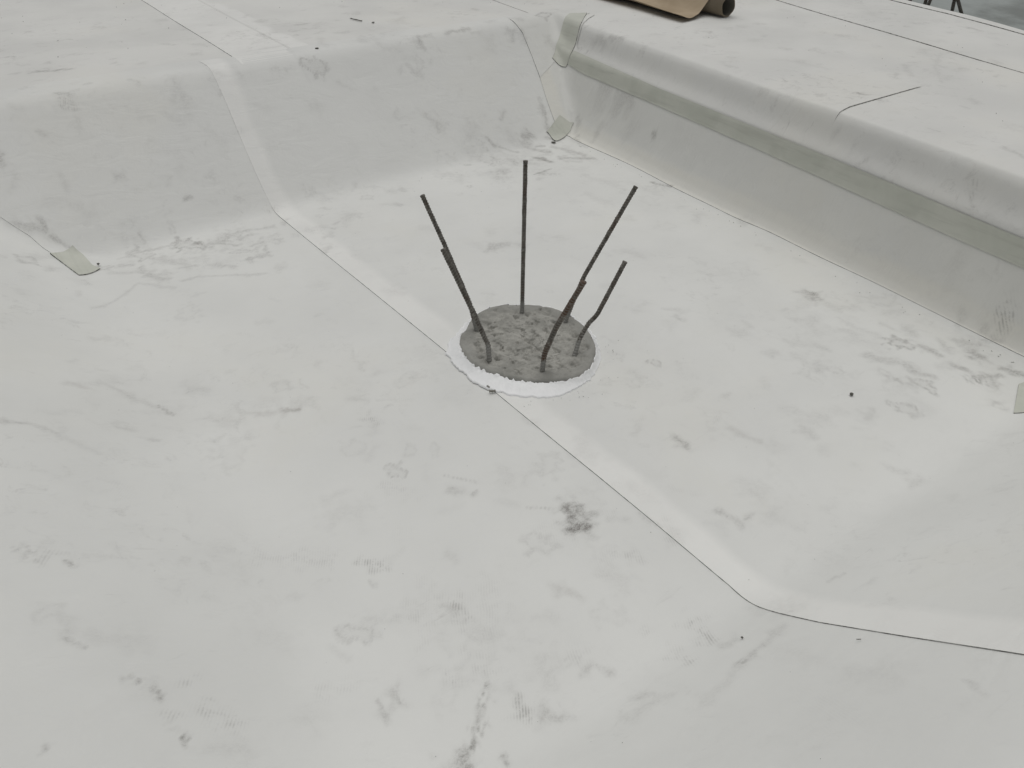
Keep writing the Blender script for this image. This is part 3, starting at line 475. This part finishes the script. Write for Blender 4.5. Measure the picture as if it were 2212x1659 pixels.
def make_pile(name, loc, bars, label, seal=True, detail=True, group=None):
    root = empty(name, loc); tag(root, label, 'concrete pile', group)
    na = 360 if detail else 60; nr = 110 if detail else 14; A = np.linspace(-np.pi, np.pi, na, endpoint=False)
    RA = polar(PILE_R, A) + np.array([0.0025 * fbm((math.cos(a) * 9, math.sin(a) * 9, 3), 5) for a in A])
    V, SM = [], []
    for i in range(nr):
        f_ = (i / (nr - 1)) ** 0.9
        for j, a in enumerate(A):
            r = RA[j] * f_; x, y = r * math.cos(a), r * math.sin(a)
            rimf = float(smooth01((f_ - 0.79 + 0.16 * fbm((x * 12, y * 12, 0), 4)) / 0.12))
            rough = 0.0
            if detail:
                pits = fbm((x * 26 + 3, y * 34, 1.5), 5); big = fbm((x * 11, y * 11, 7), 3)
                rough = 0.004 * pits - 0.018 * max(0.0, pits - 0.20) - 0.022 * max(0.0, -fbm((x * 40, y * 26, 9), 3) - 0.22) + 0.006 * big
            z = 0.031 + rough * (1 - rimf * 0.8) - 0.004 * (1 - rimf) + 0.004 * f_ * 0
            edge_ = (f_ - 0.955) / 0.045
            if edge_ > 0: z -= 0.007 * edge_ ** 2
            V.append((x, y, z)); SM.append(rimf)
    for z in (0.016, 0.004, -0.02):
        for j, a in enumerate(A):
            r = RA[j] + 0.002 * fbm((math.cos(a) * 20, math.sin(a) * 20, z * 90), 3) + 0.001; V.append((r * math.cos(a), r * math.sin(a), z)); SM.append(0.75)
    n = nr + 3; i, j = np.meshgrid(np.arange(n - 1), np.arange(na), indexing='ij'); j2 = (j + 1) % na
    F = np.stack([i * na + j, (i + 1) * na + j, (i + 1) * na + j2, i * na + j2], -1).reshape(-1, 4)
    o = link('pile_head', V, F, M_conc, root); set_attr(o, 'smooth_rim', SM)
    if seal:
        na = 520; A = np.linspace(-np.pi, np.pi, na, endpoint=False)
        RI = polar(PILE_R, A); RO = polar(SEAL_R, A) + 0.003 + np.array([0.0075 * fbm((math.cos(a) * 14, math.sin(a) * 14, 5), 5) for a in A])
        # torn upper edge: how far up the side (and over the rim) the sealant reaches
        T = np.array([fbm((math.cos(a) * 15, math.sin(a) * 15, 11), 6) for a in A]); T2 = np.array([fbm((math.cos(a) * 7, math.sin(a) * 7, 2), 3) for a in A])
        V = []; prof = np.linspace(0, 1, 22)
        for k, s in enumerate(prof):
            for j, a in enumerate(A):
                ztop = 0.0155 + 0.013 * T[j] + 0.006 * T2[j]
                ztop = max(0.002, min(0.024, ztop))
                ri = RI[j] + 0.0038
                r = ri + (RO[j] - ri) * s; z = 0.0150 * (1 - s) ** 1.5 + (ztop - 0.0150) * (1 - s) ** 14 + 0.0045 * (1 - s) + 0.0015 + 0.0016 * fbm((r * math.cos(a) * 16, r * math.sin(a) * 30, 1), 4) * math.sin(math.pi * min(1, s * 1.2))
                if s > 0.90: z += 0.0018 * math.sin((s - 0.9) / 0.1 * math.pi)
                if k == 0: r = ri - 0.0045; z = ztop
                if k == len(prof) - 1: z = -0.003
                V.append((r * math.cos(a), r * math.sin(a), z + 0.0045))
        n = len(prof); i, j = np.meshgrid(np.arange(n - 1), np.arange(na), indexing='ij'); j2 = (j + 1) % na
        F = np.stack([i * na + j, (i + 1) * na + j, (i + 1) * na + j2, i * na + j2], -1).reshape(-1, 4)
        link('sealant_collar', V, F, M_seal, root)
    for pts, r, mat, lab in bars:
        b = make_bar(pts, r, mat, root, 0.0018 if detail else 0.004, 12 if detail else 8)
        if lab: b['label'] = lab
    return root
def make_bar(pts, rad, mat, parent, step=0.0018, sides=12):
    P = [np.array(p, float) for p in pts]; P[0] = P[0] - (P[1] - P[0]) / np.linalg.norm(P[1] - P[0]) * 0.04
    # dense path with rounded bends
    path = []
    for a, b in zip(P[:-1], P[1:]):
        k = max(2, int(np.linalg.norm(b - a) / step)); path += [a + (b - a) * (i / k) for i in range(k)]
    path.append(P[-1]); path = np.array(path)
    w = 7 if step < 0.003 else 4
    pad = np.concatenate([np.repeat(path[:1], w, 0), path, np.repeat(path[-1:], w, 0)]); ker = np.ones(2 * w + 1) / (2 * w + 1)
    sm = np.stack([np.convolve(pad[:, c_], ker, 'valid') for c_ in range(3)], 1); sm[0], sm[-1] = path[0], path[-1]
    path = sm; s = np.concatenate([[0], np.cumsum(np.linalg.norm(np.diff(path, axis=0), axis=1))])
    V, CE, RBV = [], [], []; ref = np.array([0.3, -0.9, 0.1]); n = len(path); seed = random.random() * 50
    for i in range(n):
        tg = path[min(i + 1, n - 1)] - path[max(i - 1, 0)]; tg /= np.linalg.norm(tg)
        e1 = ref - tg * ref.dot(tg); e1 /= np.linalg.norm(e1); e2 = np.cross(tg, e1)
        for j in range(sides):
            a = 2 * math.pi * j / sides
            rib = max(0.0, math.cos(2 * math.pi * (s[i] / 0.0105) + 2 * abs(math.sin(a)) * 1.4)) ** 1.5
            lon = 1.0 if j in (0, sides // 2) else 0.0
            r = rad * (0.86 + 0.26 * rib * (1 - lon) + 0.18 * lon + 0.05 * mnoise.noise(Vector((s[i] * 60, a, seed))))
            if i > n - 4: r = rad * 1.06
            r += 0.0012 * max(0, mnoise.noise(Vector((s[i] * 35, a * 1.3, seed + 9))) - 0.25) * 3
            V.append(path[i] + (e1 * math.cos(a) + e2 * math.sin(a)) * r); RBV.append(rib * (1 - lon) + lon * 0.6)
            CE.append(float(smooth01((0.075 + 0.02 * mnoise.noise(Vector((a, seed, 0))) - path[i][2]) / 0.012)))
    F = []
    for i in range(n - 1):
        for j in range(sides):
            F.append((i * sides + j, i * sides + (j + 1) % sides, (i + 1) * sides + (j + 1) % sides, (i + 1) * sides + j))
    V.append(path[-1] + (path[-1] - path[-2]) * 0.3); CE.append(0); RBV.append(0.4); c_ = len(V) - 1
    for j in range(sides): F.append(((n - 1) * sides + j, (n - 1) * sides + (j + 1) % sides, c_))
    o = link('rebar', V, F, mat, parent); set_attr(o, 'cement', CE); set_attr(o, 'rib', RBV); return o
RB = 0.0084
bars = [
    ([(-0.105, .182, .034), (-0.116, .203, .14), (-0.165, .27, .35), (-0.223, .313, .55)], RB, M_bar, 'tall dark starter bar leaning left'),
    ([(-0.171, -.002, .034), (-0.163, .014, .075), (-0.166, .035, .10), (-0.182, .06, .17), (-0.258, .132, .43)], RB * 1.1, M_bar, 'short starter bar bent at its foot, in front of the tall left one'),
    ([(.112, .186, .034), (.148, .230, .25), (.178, .263, .60)], RB, M_bar, 'upright starter bar at the back of the pile'),
    ([(.207, .032, .034), (.226, .031, .085), (.284, .031, .2), (.461, -.019, .53)], RB, M_bar, 'tall starter bar leaning right'),
    ([(-.062, -.174, .034), (-.052, -.168, .09), (-.025, -.192, .2), (.031, -.258, .39)], RB * 1.12, M_bar_r, 'short rusty starter bar nearest the camera'),
    ([(.100, -.157, .034), (.134, -.141, .08), (.18, -.13, .115), (.208, -.14, .145), (.302, -.162, .34)], RB, M_bar, 'short cranked starter bar at the right side'),
]
make_pile('concrete_pile', (0, 0, 0), bars, 'round concrete pile head in white sealant on the pit floor, with six splayed rebars')
def rel(pts, c): return [(p[0] - c[0], p[1] - c[1], p[2]) for p in pts]
PC = (5.10, 1.62)
far_bars = [rel(p, PC) for p in (
    [(5.13, 1.83, .02), (5.13, 1.81, .35), (5.13, 1.80, .62)],
    [(5.06, 1.68, .02), (5.093, 1.659, .35), (5.13, 1.68, .64)],
    [(5.02, 1.62, .02), (5.078, 1.627, .35), (5.17, 1.62, .66)],
    [(5.02, 1.40, .02), (5.010, 1.384, .35), (4.99, 1.40, .64)],
    [(5.10, 1.32, .02), (5.001, 1.275, .33), (4.93, 1.36, .52), (4.84, 1.48, .66)])]
make_pile('concrete_pile', (PC[0], PC[1], -0.005), [(p, 0.0125, M_bar, None) for p in far_bars], 'far pile beyond the slab edge at top right, showing only dark rebars', seal=False, detail=False)

# ---- cardboard tube with brown paper unrolled from it ----
tube = empty('paper_roll', (2.795, 1.665, H)); tag(tube, 'brown paper unrolled from a cardboard tube, lying on the slab', 'paper roll')
RT, NA = 0.062, 48
V, F, FMt = [], [], []
ring = [(RT, 0.0), (RT, 2.2), (RT - 0.006, 2.2), (RT - 0.006, 0.0)]
for r, yy in ring:
    for j in range(NA):
        a = 2 * math.pi * j / NA; V.append((r * math.cos(a), yy + 0.002 * math.sin(5 * a), r * math.sin(a) + RT + 0.004))
for k in range(4):
    for j in range(NA):
        F.append((k * NA + j, k * NA + (j + 1) % NA, ((k + 1) % 4) * NA + (j + 1) % NA, ((k + 1) % 4) * NA + j)); FMt.append(1 if k == 2 else 0)
link('cardboard_core', V, F, [M_card, M_cardin], tube, True, FMt)
# paper: cross-section from behind the tube, over its top, down to the slab, then flat with a slightly lifted free edge
sec = []
for k in range(14):
    a = math.radians(-10 + k * 125 / 13); sec.append(((RT + 0.003) * math.cos(a), (RT + 0.003) * math.sin(a) + RT + 0.004))
x0_, z0_ = sec[-1]
for k in range(1, 13):
    s = k / 12; sec.append((x0_ - 0.17 * s, z0_ * (1 - s) ** 1.6 + 0.010 + 0.008 * s))
for k in range(1, 9):
    s = k / 8; sec.append((x0_ - 0.17 - 0.15 * s, 0.018 + 0.012 * s * s - 0.012 * math.sin(math.pi * s)))
NP = 40; V = []
for i in range(NP):
    v = i / (NP - 1)
    for k, (sx, sz) in enumerate(sec):
        s = k / (len(sec) - 1)
        y0_ = 0.100 - 0.035 * smooth01((s - 0.45) / 0.55) - 0.008 * math.sin(s * 9)            # near side edge, cut a little askew
        yy = y0_ + (2.05 - y0_) * v
        lift = 0.010 * max(0, mnoise.noise(Vector((sx * 8, yy * 4, 2)))) + 0.006 * math.sin(yy * 7) * s + 0.008 * (1 - v) ** 6 * s
        lift += 0.030 * s ** 3 * math.exp(-((yy - 0.62) / 0.26) ** 2)
        xx = sx + 0.07 * s * yy
        V.append((xx, yy, sz + max(0, lift)))
Fp = grid_faces(NP, len(sec))
link('brown_paper', V, Fp, M_paper, tube)

# ---- small loose things ----
def on(x, y, dz=0.0):
    u = float(uof(np.array(float(x)), float(y))); return Vector((x, y, float(zof(np.array(u), np.array(float(y)))) + dz))
def lump(name, x, y, size, stretch, rot, mat, label, cat, flat=0.5):
    import bmesh
    bm = bmesh.new(); bmesh.ops.create_icosphere(bm, subdivisions=2, radius=1)
    for v in bm.verts:
        k = 1 + 0.35 * mnoise.noise(v.co * 1.7 + Vector((x * 9, y * 9, 0))); p = v.co * k
        p = Vector((p.x * size * stretch, p.y * size, p.z * size * flat)); c_, s_ = math.cos(rot), math.sin(rot)
        v.co = Vector((p.x * c_ - p.y * s_, p.x * s_ + p.y * c_, p.z))
    me = bpy.data.meshes.new(name); bm.to_mesh(me); bm.free(); me.materials.append(mat)
    o = bpy.data.objects.new(name, me); COL.objects.link(o); o.location = on(x, y, size * flat * 0.8 + 0.006); tag(o, label, cat); return o
def stick(name, x, y, L, w, h, rot, mat, label, cat):
    V = []
    for i, sx in enumerate(np.linspace(-.5, .5, 7)):
        k = 1 - 0.25 * abs(math.sin(i * 2.1)); b_ = 0.1 * w * math.sin(i * 1.7)
        for sy, sz in ((-.5, 0), (.5, 0), (.5, 1), (-.5, 1)): V.append((sx * L, sy * w * k + b_, sz * h * k))
    F = [(i * 4 + j, i * 4 + (j + 1) % 4, (i + 1) * 4 + (j + 1) % 4, (i + 1) * 4 + j) for i in range(6) for j in range(4)] + [(3, 2, 1, 0), (24, 25, 26, 27)]
    o = link(name, V, F, mat, None, False); o.location = on(x, y, 0.007); o.rotation_euler = (0, 0, rot); tag(o, label, cat); return o
VW = math.radians(-35)
stick('wood_chip', -0.257, -0.147, 0.022, 0.008, 0.006, VW + 0.15, M_wood, 'small grey chip lying across the floor seam just in front of the pile', 'wood chip')
stick('wood_chip', -0.254, -0.118, 0.012, 0.007, 0.005, VW - 0.9, M_wood, 'tiny grey sliver between the sealant collar and the larger chip', 'wood chip')
lump('pebble', 0.727, -0.875, 0.0065, 1.0, 0.3, M_crumb, 'dark round pebble alone on the floor right of the pile', 'pebble', 0.7)
lump('pebble', 0.341, 2.432, 0.008, 1.3, -0.5, M_crumb, 'black pebble lying on the rim above the back wall', 'pebble')
lump('pebble', -1.140, 1.592, 0.006, 1.0, 0.2, M_crumb, 'black crumb beside the tip of the left tape patch', 'pebble', 0.8)
lump('pebble', 1.425, 1.668, 0.008, 1.8, -0.8, M_crumb, 'black crumb under the curled tip of the corner tape patch', 'pebble', 0.5)
stick('twig', 0.83, 2.93, 0.11, 0.006, 0.005, -1.35, M_crumb, 'thin dark twig on the slab behind the back wall', 'twig')
lump('pebble', 0.88, 2.80, 0.007, 1.5, 0.2, M_crumb, 'black speck beside the twig on the slab', 'pebble')
lump('pebble', -0.372, -1.341, 0.0032, 1.0, 0.2, M_crumb, 'black speck at the foot of the near slope, left of the seam bend', 'pebble')
stick('splinter', -0.307, -1.552, 0.009, 0.002, 0.001, VW, M_crumb, 'tiny dark splinter on the near slope below the seam', 'splinter')
# crumbs and grit: uncountable, one object
V, F = [], []
def crumb(x, y, s):
    p = on(x, y, 0.005); b = len(V); st = 1 + random.random() * 1.6; a = random.random() * 6.28
    for dx, dy, dz in ((-1, 0, 0), (.2, -.8, 0), (1, .1, 0), (0, .7, 0), (0.1, 0, .7), (0, 0, -.6)):
        xx, yy = dx * s * st, dy * s; V.append((p.x + xx * math.cos(a) - yy * math.sin(a), p.y + xx * math.sin(a) + yy * math.cos(a), p.z + dz * s))
    for f_ in ((0, 1, 4), (1, 2, 4), (2, 3, 4), (3, 0, 4), (1, 0, 5), (2, 1, 5), (3, 2, 5), (0, 3, 5)): F.append(tuple(b + q_ for q_ in f_))
for _ in range(130): crumb(random.uniform(-1.6, 1.42), random.uniform(-1.9, 1.6), random.choice((0.0006, 0.0008, 0.0010)))
for _ in range(20): crumb(random.gauss(0.75, 0.3), random.gauss(1.55, 0.12), 0.0013)
for _ in range(40): yy = random.uniform(-1.1, 1.6); crumb(1.455 + 0.049 * yy - abs(random.gauss(0, .02)), yy, 0.0018)
for _ in range(50): crumb(random.uniform(-1.3, 3.7), random.uniform(2.7, 4.4), random.choice((0.0018, 0.0025)))
for _ in range(50): crumb(random.uniform(1.95, 3.8), random.uniform(-0.9, 2.6), random.choice((0.0012, 0.0017, 0.0024)))
for _ in range(30): a = random.uniform(-2.6, -.5); crumb(math.cos(a) * .315 + random.gauss(0, .02), math.sin(a) * .325 + random.gauss(0, .02), 0.0013)
g = link('grit', V, F, M_crumb, None, False); g['kind'] = 'stuff'; g['label'] = 'dark crumbs and grit scattered over the white membrane'
